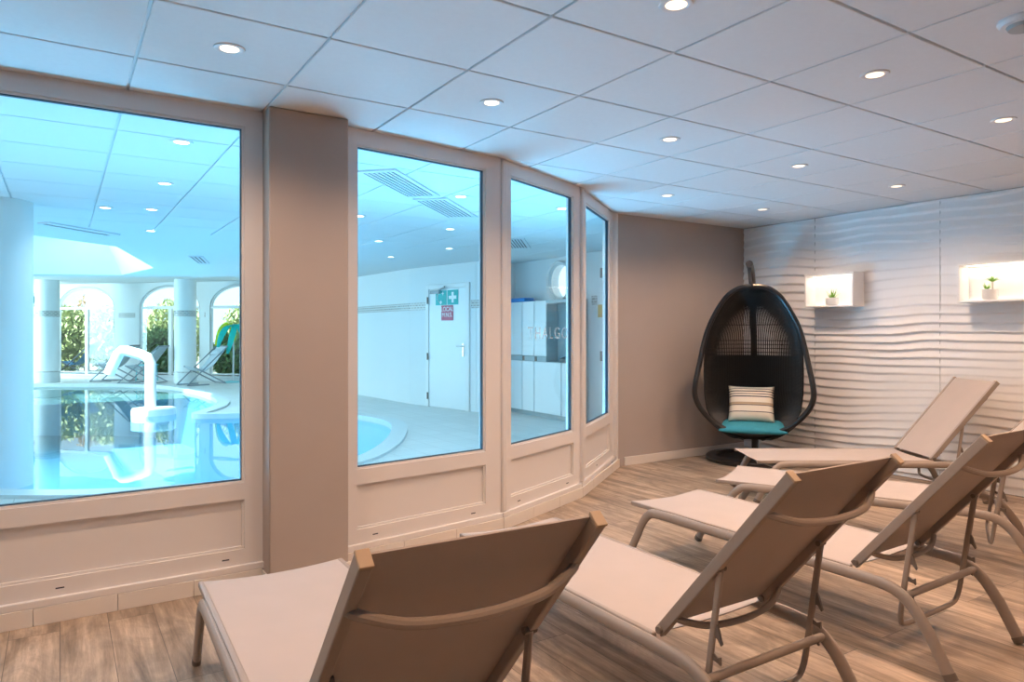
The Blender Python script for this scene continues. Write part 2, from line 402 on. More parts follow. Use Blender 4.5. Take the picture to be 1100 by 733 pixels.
# ------------------------------------------------------------------ glazing units
def glazing(name, A, B, s0, s1, g0, g1, drains, stile_lines=()):
    """frame from s0 to s1 along A->B, glass between g0 and g1"""
    A = Vector((*A,0)); B = Vector((*B,0)); d = (B-A).normalized(); ang = math.atan2(d.y, d.x)
    root = empty(name, A, ang); root['kind'] = 'structure'
    D = .07   # local: x along the wall, y into the pool (+), room side at y=0
    fr = MB()
    fr.box2((s0,0,.112),(g0,D,CEIL)); fr.box2((g1,0,.112),(s1,D,CEIL))
    fr.box2((g0,0,2.372),(g1,D,CEIL)); fr.box2((g0,0,.445),(g1,D,.530)); fr.box2((g0,0,.112),(g1,D,.190))
    fr.box2((s0,.012,0),(s1,D,.112))
    fo = fr.build('window_frame','pvc', root, smooth=0)
    bd = MB()   # inner bead around the glass and the panel
    for (za, zb) in ((.530,2.372),(.190,.445)):
        t = .012
        bd.box2((g0,.010,za),(g0+t,.05,zb)); bd.box2((g1-t,.010,za),(g1,.05,zb)); bd.box2((g0+t,.010,za),(g1-t,.05,za+t)); bd.box2((g0+t,.010,zb-t),(g1-t,.05,zb))
    bd.build('bead','pvc', root, smooth=0)
    gk = MB(); t = .0045; a, b2, za, zb = g0+.012, g1-.012, .542, 2.360
    gk.box2((a,.016,za),(a+t,.04,zb)); gk.box2((b2-t,.016,za),(b2,.04,zb)); gk.box2((a+t,.016,za),(b2-t,.04,za+t)); gk.box2((a+t,.016,zb-t),(b2-t,.04,zb))
    gk.build('gasket','gasket', root, smooth=0)
    MB().box2((g0+.012,.028,.542),(g1-.012,.034,2.360)).build('glass_pane','glass', root, smooth=0)
    MB().box2((g0+.012,.022,.202),(g1-.012,.04,.433)).build('infill_panel','pvc', root, smooth=0)
    MB().box2((s0,-.022,.078),(s1,D,.112)).build('sill','pvc', root, smooth=0, bevel=.004)
    for x in drains: MB().box2((x-.017,-.0015,.143),(x+.017,.001,.149)).build('drain_slot','gasket', root, smooth=0)
    MB().box2((s0,.02,CEIL-.012),(s1,.05,CEIL)).build('top_seal','gasket', root, smooth=0)
    return root
glazing('window_1', (-2.45,Y1), (1.3,Y1), 0, 3.345, .10, 3.252, (.9,1.9,2.45,3.16))
glazing('window_2', BAY[0], BAY[1], .004, 1.158, .10, 1.032, (.22,.93))
win3 = glazing('window_3', BAY[1], BAY[2], .004, 1.098, .12, 1.0, (.22,.9))
text_mesh('decal_lettering','THALGO', .125, 'text_grey', win3, (.665,.027,1.297), (PI/2,0,0), depth=.0004, spacing=1.25)
glazing('window_4', BAY[2], BAY[3], .004, 1.294, .205, 1.150, (.6,))
# mullion covers at the bends
mc = MB()
for p, a in ((BAY[1], .26), (BAY[2], .53)):
    mc.box((p[0]+.018,p[1]+.036,(CEIL+.112)/2), (.05,.09,CEIL-.112), Matrix.Rotation(a,3,'Z'))
mc.box((4.525,5.215,(CEIL+.0)/2), (.07,.09,CEIL), Matrix.Rotation(.65,3,'Z'))
struct(mc.build('trim_2','pvc', bevel=.012))

# ------------------------------------------------------------------ pool room
def wall_seg(name, A, B, z0, z1, holes=(), thick=.15, m='poolwall'):
    A = Vector((*A,0)); B = Vector((*B,0)); d = (B-A); L = d.length; ang = math.atan2(d.y,d.x)
    mb = MB(); mb.poly([(0,z0),(L,z0),(L,z1),(0,z1)], holes, depth=thick, fn=lambda a,b,w:(a,w,b))
    o = mb.build(name, m, smooth=0); o.location = A; o.rotation_euler = (0,0,ang); return struct(o)
FA, FB = (-.99,24.54), (4.98,18.44)
fd = (Vector((*FB,0))-Vector((*FA,0))).normalized(); FANG = math.atan2(fd.y, fd.x); FW = Vector((*FA,0)) - fd*5.0   # s offset 5
FL = 5.0+8.535
def arch(c, r, sill, spring, rz, n=20):
    p = [(c-r,sill),(c+r,sill),(c+r,spring)]
    p += [(c+r*math.cos(t), spring+rz*math.sin(t)) for t in [PI*i/n for i in range(1,n)]]
    return p+[(c-r,spring)]
ARCH = [5+2.285, 5+4.975, 5+7.16]
RW = .95
ZS, ZT, ZR = .14, 1.97, .615
e = FW + fd*FL
wall_seg('wall_far_pool', FW.xy, e.xy, 0, 2.65, [arch(c, RW, ZS, ZT, ZR) for c in ARCH], .12)
def fw(s, off=0): return FW + fd*s + Vector((-fd.y, fd.x, 0))*off
for k, c in enumerate(ARCH):
    root = empty('window_%d' % (k+5), fw(c), FANG); root['kind'] = 'structure'
    pts = [(a-c, .05, b) for a, b in arch(c, RW-.035, ZS+.035, ZT, ZR-.035)]
    MB().tube(pts, .04, .04, side=(0,1,0), n=4, closed=True).build('window_frame','white', root, smooth=0)
    MB().box2((-RW+.03,.01,ZT-.035),(RW-.03,.09,ZT+.035)).build('transom','white', root, smooth=0)
    MB().box2((-.05,.015,ZS),(.05,.085,ZT-.03)).build('mullion','white', root, smooth=0)
    gp = MB(); gp.poly([(a-c,b) for a,b in arch(c, RW-.05, ZS+.05, ZT, ZR-.05)], depth=.008, fn=lambda a,b,w:(a,.045+w,b)); gp.build('glass_pane','clear', root, smooth=0)
    MB().box2((-RW-.04,-.03,ZS-.045),(RW+.04,.1,ZS)).build('sill','white', root, smooth=0)
    tr = MB(); tr.tube([(a-c,-.004,b) for a,b in arch(c, RW+.035, ZS, ZT, ZR+.035)][1:], .035, .006, n=6, side=(0,1,0) ) if False else None
# right-hand pool walls
W1, W2, W3, W4 = e.xy, (5.234,14.112), (5.356,11.774), (5.75,9.75)
wall_seg('wall_pool_1', W1, W2, 0, CEIL+.2); wall_seg('wall_pool_2', W2, W3, 0, CEIL)
wall_seg('wall_pool_3', W3, W4, 0, CEIL)
wall_seg('wall_pool_4', (5.705,9.96), (6.62,9.96), 0, CEIL, thick=.05)
PX = 6.45
ph = [(9.93-8.68+.27*math.cos(2*PI*i/32), 2.09+.27*math.sin(2*PI*i/32)) for i in range(32)]
wall_seg('wall_pool_5', (PX,9.93), (PX,5.33), 0, CEIL, [ph], .18)
# porthole
root = empty('window_9', (PX,8.68,2.09)); root['kind'] = 'structure'
MB().tube([(-.012,.30*math.cos(2*PI*i/40),.30*math.sin(2*PI*i/40)) for i in range(40)], .035, .012, side=(1,0,0), closed=True, n=8).build('outer_ring','white', root)
MB().tube([(.03,.262*math.cos(2*PI*i/40),.262*math.sin(2*PI*i/40)) for i in range(40)], .016, n=8, closed=True).build('window_frame','white', root)
gp = MB(); gp.poly([(.255*math.cos(2*PI*i/32),.255*math.sin(2*PI*i/32)) for i in range(32)], depth=.006, fn=lambda a,b,w:(.05+w,a,b)); gp.build('glass_pane','clear', root)
# left side of the hall (out of view): low wall, left open above to let light in, end walls
wall_seg('wall_side', (-5.25,29.2), (-5.25,3.9), 0, .4)
wall_seg('wall_front', (-5.4,3.95), (-2.45,3.95), 0, CEIL)

# mosaic bands
def band(name, A, B, z0=1.70, z1=1.83, off=-.006):
    A = Vector((*A,0)); B = Vector((*B,0)); d = B-A; L = d.length; ang = math.atan2(d.y,d.x)
    o = MB().box2((0,off,z0),(L,.004,z1)).build(name,'mosaic', smooth=0); o.location = A; o.rotation_euler = (0,0,ang); return struct(o)
t0 = 0
k = 3
for a, b in ((0,ARCH[0]-RW-.13),(ARCH[0]+RW+.13,ARCH[1]-RW-.13),(ARCH[1]+RW+.13,ARCH[2]-RW-.13),(ARCH[2]+RW+.13,FL)):
    band('trim_%d'%k, fw(a).xy, fw(b).xy); k += 1
band('trim_%d'%k, W1, W2); k += 1
band('trim_%d'%k, W2, W3); k += 1
wd = (Vector((*W4,0))-Vector((*W3,0))).normalized()
def w3(s): p = Vector((*W3,0))+wd*s; return (p.x,p.y)
band('trim_%d'%k, W3, w3(.50)); k += 1
band('trim_%d'%k, w3(1.73), W4); k += 1
band('trim_%d'%k, (PX,7.90), (PX,7.78)); k += 1

# deck and pool
EDGE = [(-3.4,8.9),(-1.7,7.96),(-.407,7.009),(.257,6.60),(.966,6.408),(1.369,6.42),(1.874,6.55),(2.546,6.865),(3.185,7.646),(3.75,8.694),(3.98,9.40),(3.97,10.1),(3.75,10.75),(3.1,11.3),(2.438,11.62),(1.80,11.95),(2.03,12.5),(2.36,13.29),(2.56,14.6),(2.45,16.9),(1.739,19.2),(-.783,21.1),(-3.0,22.4),(-4.6,21.5),(-4.9,16),(-4.5,11)]
E2 = [(p.x,p.y) for p in smooth_path([(*p,0) for p in EDGE], 6, True)]
dk = MB(); dk.poly([(-5.4,3.87),(1.3,3.87),(2.44,4.03),(3.43,4.46),(4.42,5.2),(4.55,5.33),(6.7,5.33),(6.7,12.0),(5.3,18.9),(-4.4,28.9),(-5.4,28.9)], [E2], depth=-.06)
struct(dk.build('pool_deck','deck', smooth=0))
bsn = MB(); n = len(E2)
bsn.add([(a,b,-.05) for a,b in E2]+[(a,b,-1.25) for a,b in E2], [(i,(i+1)%n,(i+1)%n+n,i+n) for i in range(n)])
bsn.poly(E2, depth=-.05, fn=lambda a,b,w:(a,b,-1.25+w)); struct(bsn.build('pool_basin','basin', smooth=0, recalc=False))
cp = MB(); cp.tube([(a,b,.004) for a,b in E2], .07, .022, n=8, closed=True, side=(0,0,1)) if False else None
cen = Vector((0,13,0))
inn = []; out = []
for i in range(n):
    p, q = Vector((*E2[i-1],0)), Vector((*E2[(i+1)%n],0)); t = (q-p).normalized(); nn = Vector((t.y,-t.x,0)); c = Vector((*E2[i],0))
    inn.append(c-nn*.05); out.append(c+nn*.16)
cp.add([tuple(p+Vector((0,0,z))) for p, z in [(p,.03) for p in inn]+[(p,.03) for p in out]] + [(p.x,p.y,-.06) for p in inn] + [(p.x,p.y,-.0) for p in out],
       [(i,(i+1)%n,(i+1)%n+n,i+n) for i in range(n)] + [(i,(i+1)%n,(i+1)%n+2*n,i+2*n) for i in range(n)] + [(i+n,(i+1)%n+n,(i+1)%n+3*n,i+3*n) for i in range(n)]) if cp else None
if not cp:
    cp = MB()
    cp.add([(p.x,p.y,.03) for p in inn]+[(p.x,p.y,.03) for p in out]+[(p.x,p.y,-.07) for p in inn]+[(p.x,p.y,0) for p in out],
       [(i,(i+1)%n,(i+1)%n+n,i+n) for i in range(n)] + [(i,(i+1)%n,(i+1)%n+2*n,i+2*n) for i in range(n)] + [(i+n,(i+1)%n+n,(i+1)%n+3*n,i+3*n) for i in range(n)])
struct(cp.build('trim_20','coping', smooth=40))
wt = MB(); wt.add([(a,b,-.045) for a,b in E2], [tuple(range(n))])
wm = MB(); bmw = MB()
tmp = MB(); tmp.poly(E2, depth=0.0)
half = len(tmp.v)//2
wt = MB(); wt.v = [Vector((p.x,p.y,-.045)) for p in tmp.v[:half]]; wt.f = [f_ for f_ in tmp.f if len(f_) == 3 and max(f_) < half]
o = wt.build('pool_water','water', smooth=0); struct(o)

# round columns
def column(loc, r, h, label, band_=True, z0=0):
    root = empty('pool_column', (*loc,0), 0, label, 'column')
    MB().lathe([(r,z0),(r,h)], n=36).build('shaft', 'poolwall', root)
    if band_:
        MB().lathe([(r+.006,1.70),(r+.006,1.86)], n=36).build('mosaic_band', 'mosaic', root)
        MB().lathe([(r+.01,0),(r+.01,.30)], n=36).build('base_band', 'lockgrey' if False else 'coping', root)
        MB().tube([((r+.01)*math.cos(2*PI*i/36),(r+.01)*math.sin(2*PI*i/36),.29) for i in range(36)], .012, n=6, closed=True).build('base_ring','mosaic',root)
    return root
column((-.45,7.62), .25, CEIL, 'large round column at the left edge of the large window, nearest the glass', False, -1.25)
column((-.27,21.8), .27, 2.65, 'slim round column left of the leftmost arched window, beyond the water')
column((2.70,19.66), .26, 2.65, 'slim round column in front of the middle arched window')

# water spout in the pool
SP = empty('water_spout', (1.30,12.9,-.30), 0, 'white swan-neck water spout rising from the pool', 'water spout')
camR = Vector((.841,-.541,0))
def sp(a, z): p = camR*a; return (p.x, p.y, z+.30)
MB().lathe([(.30,0),(.335,.02),(.335,.33),(.32,.36),(.12,.37)], n=36).build('round_base','white',SP)
pipe = [sp(0,.05),sp(0,.6),sp(0,.80),sp(-.03,.90),sp(-.12,.945)] 
MB().tube([sp(-.06,.05),sp(-.06,.45),sp(-.06,.80),sp(-.10,.885),sp(-.20,.93),sp(-.45,1.0),sp(-.52,1.0),sp(-.58,.95),sp(-.68,.75),sp(-.74,.62)], .085, n=14).build('pipe','white',SP)

# door in the pool hall with its signs
DANG = math.atan2(wd.y, wd.x)
p = Vector((*W3,0)) + wd*.52
door = empty('door_1', p, DANG); door['kind'] = 'structure'
fr = MB(); fr.box2((0,-.03,0),(.085,.02,2.13)); fr.box2((1.095,-.03,0),(1.18,.02,2.13)); fr.box2((.085,-.03,2.05),(1.095,.02,2.13)); fr.build('door_frame','white',door,smooth=0,bevel=.006)
MB().box2((.09,-.016,.01),(1.09,-.002,2.045)).build('door_leaf','locker',door,smooth=0)
gapm = MB(); gapm.box2((.083,-.012,.0),(.09,-.006,2.05)); gapm.box2((1.09,-.012,0),(1.097,-.006,2.05)); gapm.build('door_gap','gasket',door,smooth=0)
for z in (.19,.88,1.86): MB().box2((.06,-.05,z-.06),(.085,-.03,z+.06)).build('hinge','dark_metal',door,smooth=0)
hd = MB(); hd.box2((1.01,-.03,.90),(1.05,-.014,1.12)); hd.tube([(1.03,-.03,1.07),(1.03,-.07,1.07),(.92,-.075,1.07)], .011, n=8); hd.build('door_handle','chrome',door)
cl = MB(); cl.box2((.16,-.06,1.97),(.42,-.016,2.03)); cl.tube([(.40,-.05,2.03),(.62,-.09,2.07),(.52,-.02,2.09)], .012, n=6); cl.build('door_closer','greyfit',door)
def sign(name, s0, s1, z0, z1, m, label):
    q = Vector((*W3,0)) + wd*((s0+s1)/2); nrm = Vector((wd.y,-wd.x,0))
    r = empty(name, (q.x+nrm.x*.019,q.y+nrm.y*.019,(z0+z1)/2), DANG, label, 'sign')
    hw, hh = (s1-s0)/2, (z1-z0)/2
    MB().box2((-hw,-.004,-hh),(hw,0.0,hh)).build('plate', m, r, smooth=0)
    bd = MB(); t = .012
    return r, hw, hh
r, hw, hh = sign('emergency_phone_sign', .803, 1.10, 1.77, 2.02, 'sgreen', 'green sign with a white telephone handset, upper left on the white door')
b = MB(); b.tube([(-.055,-.006,.085),(-.085,-.006,.045),(-.09,-.006,-.01),(-.06,-.006,-.06),(-.01,-.006,-.085)], .016, .004, side=(0,1,0), n=8)
b.tube([(-.085,-.006,.08),(-.045,-.006,.095)], .004, .028, side=(0,1,0), n=8); b.tube([(-.02,-.006,-.065),(.015,-.006,-.095)], .004, .028, side=(0,1,0), n=8)
b.build('handset','swhite',r)
b = MB(); b.box2((.045,-.007,.045),(.062,-.004,.105)); b.box2((.024,-.007,.067),(.083,-.004,.083)); b.build('cross','swhite',r,smooth=0)
r, hw, hh = sign('first_aid_sign', 1.128, 1.415, 1.77, 2.02, 'sgreen', 'green sign with a white cross, upper right on the white door')
b = MB(); b.box2((-.028,-.007,-.09),(.028,-.004,.09)); b.box2((-.10,-.0072,-.028),(.10,-.0042,.028)); b.build('cross','swhite',r,smooth=0)
r, hw, hh = sign('lettered_sign', .962, 1.282, 1.505, 1.762, 'sred', 'red sign with white lettering below the two green signs on the door')
text_mesh('lettering','LOCAL', .105, 'swhite', r, (0,-.005,.062), (PI/2,0,0))
text_mesh('lettering','M.N.S.', .105, 'swhite', r, (0,-.005,-.035), (PI/2,0,0))

# second door, seen through the last pane
door2 = empty('door_2', (PX,7.70,0), -PI/2); door2['kind'] = 'structure'
fr = MB(); fr.box2((0,-.03,0),(.09,.0,2.42)); fr.box2((.98,-.03,0),(1.07,.0,2.42)); fr.box2((.09,-.03,2.33),(.98,.0,2.42)); fr.build('door_frame','white',door2,smooth=0)
MB().box2((.09,-.014,.01),(.98,0,2.33)).build('door_leaf','locker',door2,smooth=0)
for z in (.97,2.14): MB().box2((.055,-.06,z-.07),(.09,-.03,z+.07)).build('hinge','dark_metal',door2,smooth=0)
o = MB().box((0,0,0),(.006,.13,.18)).build('notice','ochre',smooth=0); o.location = (PX-.034,7.655,1.605)
tag(o,'small ochre notice on the white door frame seen through the last pane','notice')

# lockers
LK = empty('locker_cabinet', (6.18,7.98,0), 0, 'tall white locker cabinet under the porthole, with open niche at its right end', 'cabinet')
def ly(y): return y-7.98
bdy = MB(); bdy.box2((.02,ly(8.66),.06),(.255,ly(9.88),1.79)); bdy.box2((.02,0,.06),(.255,ly(8.66),.86)); bdy.box2((.22,0,.86),(.255,ly(8.66),1.79)); bdy.box2((.0,0,1.74),(.22,ly(8.66),1.79)); bdy.box2((.0,0,.86),(.22,.03,1.74))
bdy.build('body','lockgrey',LK,smooth=0)
MB().box2((.04,.0,0),(.25,ly(9.88),.06)).build('plinth','lockgrey',LK,smooth=0)
for a, b_ in ((9.87,9.32),(9.305,8.985),(8.965,8.66)):
    MB().box2((0,ly(b_),.94),(.02,ly(a),1.785)).build('upper_door','locker',LK,smooth=0,bevel=.004)
for a, b_ in ((9.87,9.32),(9.305,8.985),(8.965,8.285),(8.265,7.985)):
    MB().box2((0,ly(b_),.075),(.02,ly(a),.85)).build('lower_door','locker',LK,smooth=0,bevel=.004)
MB().box2((.004,ly(8.66),.855),(.02,ly(9.87),.935)).build('handle_strip','lockgrey',LK,smooth=0)
for y in (9.27,8.93): MB().box2((-.012,ly(y)-.025,.86),(.004,ly(y)+.025,.93)).build('lock','dark_metal',LK,smooth=0,bevel=.004)
tw = MB(); tw.box2((0,0,0),(.22,.52,.035)); tw.box2((.01,.02,.035),(.21,.50,.065))
o = tw.build('folded_towel','blue',smooth=0,bevel=.015); o.location=(6.20,9.28,1.79); tag(o,'bright blue folded towel on top of the white lockers','towel')
dv = empty('payment_terminal', (6.27,8.18,.86), 0, 'small black device with a blue light in the locker niche', 'device')
dv.name = 'black_device'
b = MB(); b.add([(-.09,-.13,0),(.09,-.13,0),(.09,.13,0),(-.09,.13,0),(-.09,-.13,.06),(.09,-.13,.11),(.09,.13,.11),(-.09,.13,.06)], [(3,2,1,0),(0,1,5,4),(1,2,6,5),(2,3,7,6),(3,0,4,7),(4,5,6,7)]); b.build('housing','black',dv,bevel=.006)
MB().box2((-.096,-.09,.02),(-.088,-.03,.045)).build('blue_light','bluelight',dv,smooth=0)

# deck chairs at the far side
def deck_chair(root, sl, pil):
    # local x: foot end -> head end, y lateral
    for s in (-1,1):
        y = s*.28
        MB().tube([(0,y,.02),(.55,y,.02)], .016, n=6).build('foot_bar','deckframe',root) 
        MB().tube([(.02,y,.03),(1.02,y*1.0,.95)], .017, n=6).build('back_bar','deckframe',root)
        MB().tube([(.98,y*.93,.03),(.18,y*.93,.46)], .017, n=6).build('seat_bar','deckframe',root)
    MB().tube([(1.02,-.28,.95),(1.02,.28,.95)], .016, n=6).build('top_bar','deckframe',root)
    MB().tube([(.98,-.27,.03),(.98,.27,.03)], .016, n=6).build('rear_bar','deckframe',root)
    pts = [(.18,.46),(.30,.37),(.48,.36),(.66,.48),(.84,.70),(1.02,.94)]
    pp = smooth_path([(x,0,z) for x,z in pts], 4); mb = MB(); vs=[]; fs=[]
    for p_ in pp: vs += [(p_.x,-.25,p_.z),(p_.x,.25,p_.z),(p_.x,.25,p_.z-.008),(p_.x,-.25,p_.z-.008)]
    for i in range(len(pp)-1):
        for k_ in range(4): a = i*4+k_; b_ = i*4+(k_+1)%4; fs.append((a,b_,b_+4,a+4))
    mb.add(vs,fs); mb.build('sling',sl,root)
    MB().tube([(.885,-.2,.80),(.885,.2,.80)], .03, .085, side=(-.63,0,.77), n=12).build('headrest',pil,root)
for loc, rz, lab, sl, pil in (((.80,21.65,0),-.55,'grey deck chair between the leftmost and middle arched windows','decksling','decksling'),
                     ((1.36,20.42,0),-.55,'grey deck chair just left of the column before the middle arched window','decksling','decksling'),
                     ((2.48,18.66,0),.30,'grey deck chair just right of the column before the middle arched window','decksling','decksling'),
                     ((-.02,24.38,0),-.5,'blue deck chair outdoors behind the left pane of the leftmost arched window','navysling','navy'),
                     ((.82,23.66,0),-.5,'pale deck chair outdoors behind the right pane of the leftmost arched window','decksling','navy')):
    r = empty('deck_chair', loc, rz, lab, 'deck chair', 'deck chairs beyond the pool'); deck_chair(r, sl, pil)
ST = empty('side_table', (1.95,21.05,0), -.6, 'small aqua side table between two grey deck chairs by the far wall', 'table')
MB().box((0,0,.43),(.42,.42,.03)).build('tabletop','aquaplastic',ST,smooth=0,bevel=.008)
for sx in (-1,1):
    for sy in (-1,1): MB().tube([(sx*.17,sy*.17,.42),(sx*.19,sy*.19,0)], .016, n=6).build('leg','aquaplastic',ST)

# clock on the far wall
ck = empty('wall_clock', fw(5+.45,-.02), FANG, 'round dark green wall clock left of the slim column by the far wall', 'clock'); ck.location.z = 2.22
MB().tube([(0,.02,0),(0,-.02,0)], .20, n=28).build('face','clock',ck)
MB().tube([(.19*math.cos(2*PI*i/28),-.02,.19*math.sin(2*PI*i/28)) for i in range(28)], .018, n=6, closed=True).build('rim','paleplastic',ck)
h_ = MB(); h_.tube([(0,-.024,0),(.10,-.024,-.05)], .008, n=5); h_.tube([(0,-.024,0),(-.05,-.024,-.12)], .006, n=5); h_.build('hands','swhite',ck)

# colourful artificial palm
q = fw(5+7.10, -.34)
pm = empty('artificial_palm', (q.x,q.y,0), FANG, 'yellow and teal artificial palm standing before the rightmost arched window', 'decoration')
MB().lathe([(.20,0),(.20,.03),(.05,.05)], n=20).build('base','aquaplastic',pm)
MB().tube([(0.05,0,.04),(.06,0,.8),(0.04,0,1.52)], .022, n=8).build('trunk','paleplastic',pm)
def frond(pts, wd_, m):
    mb = MB(); pp = smooth_path(pts, 6); N = len(pp)
    mb.tube(pp, wd_, .012, side=(0.25,0.9,.1), n=8, radii=[.35+.65*math.sin(PI*min(1,(i/(N-1))*.8+.12)) for i in range(N)]); return mb.build('frond',m,pm)
frond([(.04,0,1.52),(-.12,-.05,1.47),(-.27,-.1,1.28),(-.36,-.14,.88)], .012, 'yfrond')
for pts, m in (([(.04,0,1.52),(-.10,-.05,1.50),(-.26,-.10,1.32),(-.36,-.13,.95)],'yfrond'),([(.04,0,1.52),(-.02,.10,1.42),(-.08,.2,1.22),(-.12,.24,1.05)],'yfrond'),
               ([(.04,0,1.50),(.0,-.2,1.42),(-.06,-.34,1.20),(-.11,-.4,.92)],'tfrond'),([(.04,0,1.5),(.14,-.1,1.38),(.12,-.2,1.08),(.05,-.24,.75)],'tfrond'),([(.04,0,1.5),(.22,.0,1.45),(.34,.02,1.2),(.38,.03,.9)],'tfrond')):
    mb = MB(); pp = smooth_path(pts,6); N = len(pp)
    mb.tube(pp, .075, .010, side=(.85,.5,.1), n=8, radii=[.3+.7*math.sin(PI*min(1,(i/(N-1))*.85+.1)) for i in range(N)]); mb.build('frond',m,pm)

# pool-hall vents
def vent(name, P, slots, label, across=True):
    """P: four plan corners a,b (near edge) c,d (far edge)"""
    a,b,c,d = [Vector((*p,CEIL)) for p in P]; ctr = (a+b+c+d)/4
    r = empty(name, ctr, 0, label, 'vent')
    L = lambda u,v: (a*(1-u)+b*u)*(1-v)+(d*(1-u)+c*u)*v-ctr
    def quad(u0,u1,v0,v1,z0,z1):
        q = [L(u0,v0),L(u1,v0),L(u1,v1),L(u0,v1)]; m_ = MB(); m_.add([(p_.x,p_.y,z0) for p_ in q]+[(p_.x,p_.y,z1) for p_ in q],[(0,1,2,3),(7,6,5,4),(0,1,5,4),(1,2,6,5),(2,3,7,6),(3,0,4,7)]); return m_
    fm = MB()
    for z in ((0,1,0,.05),(0,1,.95,1),(0,.06,.05,.95),(.94,1,.05,.95)):
        m_ = quad(*z,-.012,.0); fm.add(m_.v,m_.f)
    fm.build('frame','paleplastic',r,smooth=0)
    m_ = quad(.05,.95,.04,.96,-.003,-.001); m_.build('backing','grey_slot',r,smooth=0)
    for k_ in range(slots):
        u0 = .06+.88*(k_+.38)/slots; u1 = .06+.88*(k_+.93)/slots
        quad(u0,u1,.05,.95,-.011,-.004).build('blade','paleplastic',r,smooth=0)
    return r
vent('ceiling_vent', [(1.782,4.80),(1.985,4.60),(2.69,5.30),(2.49,5.50)], 7, 'slatted vent panel in the pool-hall ceiling, nearest the pillar')
vent('ceiling_vent', [(2.56,5.56),(2.78,5.35),(3.50,6.07),(3.28,6.28)], 7, 'slatted vent panel in the pool-hall ceiling behind the first bend of the glazing')
vent('ceiling_vent', [(4.55,7.35),(4.77,7.14),(5.42,7.95),(5.20,8.16)], 7, 'slatted vent panel seen at the top left of the pane with the porthole')
vent('ceiling_vent', [(-.20,8.92),(-.09,8.78),(.60,9.45),(.50,9.62)], 1, 'long narrow slot vent in the pool-hall ceiling before the skylight')
vent('ceiling_vent', [(1.63,11.55),(1.82,11.47),(2.11,12.64),(1.95,12.74)], 3, 'small square vent in the pool-hall ceiling right of the skylight')

# ------------------------------------------------------------------ downlights
def downlight_proto(lens, r=.037):
    root = empty('downlight', (0,0,CEIL))
    pr = [(r,-.002),(r+.012,-.007),(r+.022,-.005),(r+.024,.0)]
    n = 28; vs=[]; fs=[]
    for rr, z in pr: vs += [(rr*math.cos(2*PI*j/n), rr*math.sin(2*PI*j/n), z) for j in range(n)]
    for i in range(3):
        for j in range(n): fs.append((i*n+j,i*n+(j+1)%n,(i+1)*n+(j+1)%n,(i+1)*n+j))
    m_ = MB(); m_.add(vs,fs); m_.build('trim_ring','pvc',root)
    MB().lathe([(r,-.001),(r,-.004),(r*.7,-.005)], n=24).build('lens',lens,root)
    return root
def lamp(name, kind, loc, power, col, parent=None, **kw):
    l = bpy.data.lights.new(name, kind); l.energy = power; l.color = col
    for k_, v in kw.items(): setattr(l, k_, v)
    o = bpy.data.objects.new(name, l); C.objects.link(o); o.location = loc
    if parent: o.parent = parent
    return o
WARM = (1.0,.73,.54)
SPOT = 34
dp = downlight_proto('lens')
first = True
DL = {(0,4):'recessed spotlight in the bluish ceiling tile above the large left window',
      (2,4):'recessed spotlight in the ceiling in front of the wide pane right of the pillar',
      (4,4):'recessed spotlight in the middle ceiling, two tiles before the glazing bend',
      (6,6):'recessed spotlight closest to the top corner where glazing meets the taupe wall',
      (2,2):'recessed spotlight cut by the top edge of the photo, largest one in view',
      (4,2):'recessed spotlight in the upper right ceiling, left of the round grey ceiling fitting',
      (6,4):'recessed spotlight in the middle of the ceiling straight above the hanging chair',
      (8,6):'recessed spotlight in the ceiling over the corner of taupe wall and wavy wall',
      (8,4):'recessed spotlight in the ceiling nearest above the left wall niche',
      (6,2):'recessed spotlight in the ceiling at the right edge above the right wall niche'}
for i in range(-2, 10, 2):
    for j in range(0, 8, 2):
        x, y = GX+TX*(i+.5), GY+TY*(j+.5)
        if (i,j) not in DL and (y > 3.6 or (i,j) in ((0,2),)) : continue
        if (i,j) not in DL and x > 6.3: continue
        if x < -2.3: continue
        o = dp if first else copy_tree(dp); first = False
        o.location = (x,y,CEIL)
        if (i,j) in DL: tag(o, DL[(i,j)], 'ceiling light', 'recessed spotlights of the relaxation room')
        else: tag(o, 'recessed ceiling spotlight outside the photo', 'ceiling light', 'recessed spotlights outside the photo')
        lamp('spot_lamp','SPOT',(0,0,-.012), SPOT if j > 0 else 26, WARM if j > 0 else (1.0,.60,.35), o,   # unseen rear row, weaker and more orange to light the lounger backs
             spot_size=math.radians(150), spot_blend=.8, shadow_soft_size=.024)
pp_ = downlight_proto('plens', .042); first = True
PL = [((.619,4.658),'pool-hall ceiling spotlight highest in the large left window'),
      ((.682,6.026),'pool-hall ceiling spotlight second highest in the large left window'),
      ((.352,7.495),'pool-hall ceiling spotlight just above the long narrow slot vent'),
      ((.724,7.373),'pool-hall ceiling spotlight right of the long narrow slot vent, upper of two'),
      ((.869,8.938),'pool-hall ceiling spotlight right of the long narrow slot vent, lower of two'),
      ((2.86,5.25),'pool-hall ceiling spotlight beside the joint of two slatted vent panels'),
      ((2.495,6.674),'pool-hall ceiling spotlight at the left edge of the wide pane'),
      ((3.392,8.385),'pool-hall ceiling spotlight lower left in the wide pane of the glazing'),
      ((3.662,6.97),'pool-hall ceiling spotlight above the white door, upper of two'),
      ((4.509,8.609),'pool-hall ceiling spotlight above the white door, lower of two'),
      ((3.933,5.25),'pool-hall ceiling spotlight above the porthole'),
      ((4.262,10.05),'pool-hall ceiling spotlight lowest and farthest in the wide pane')]
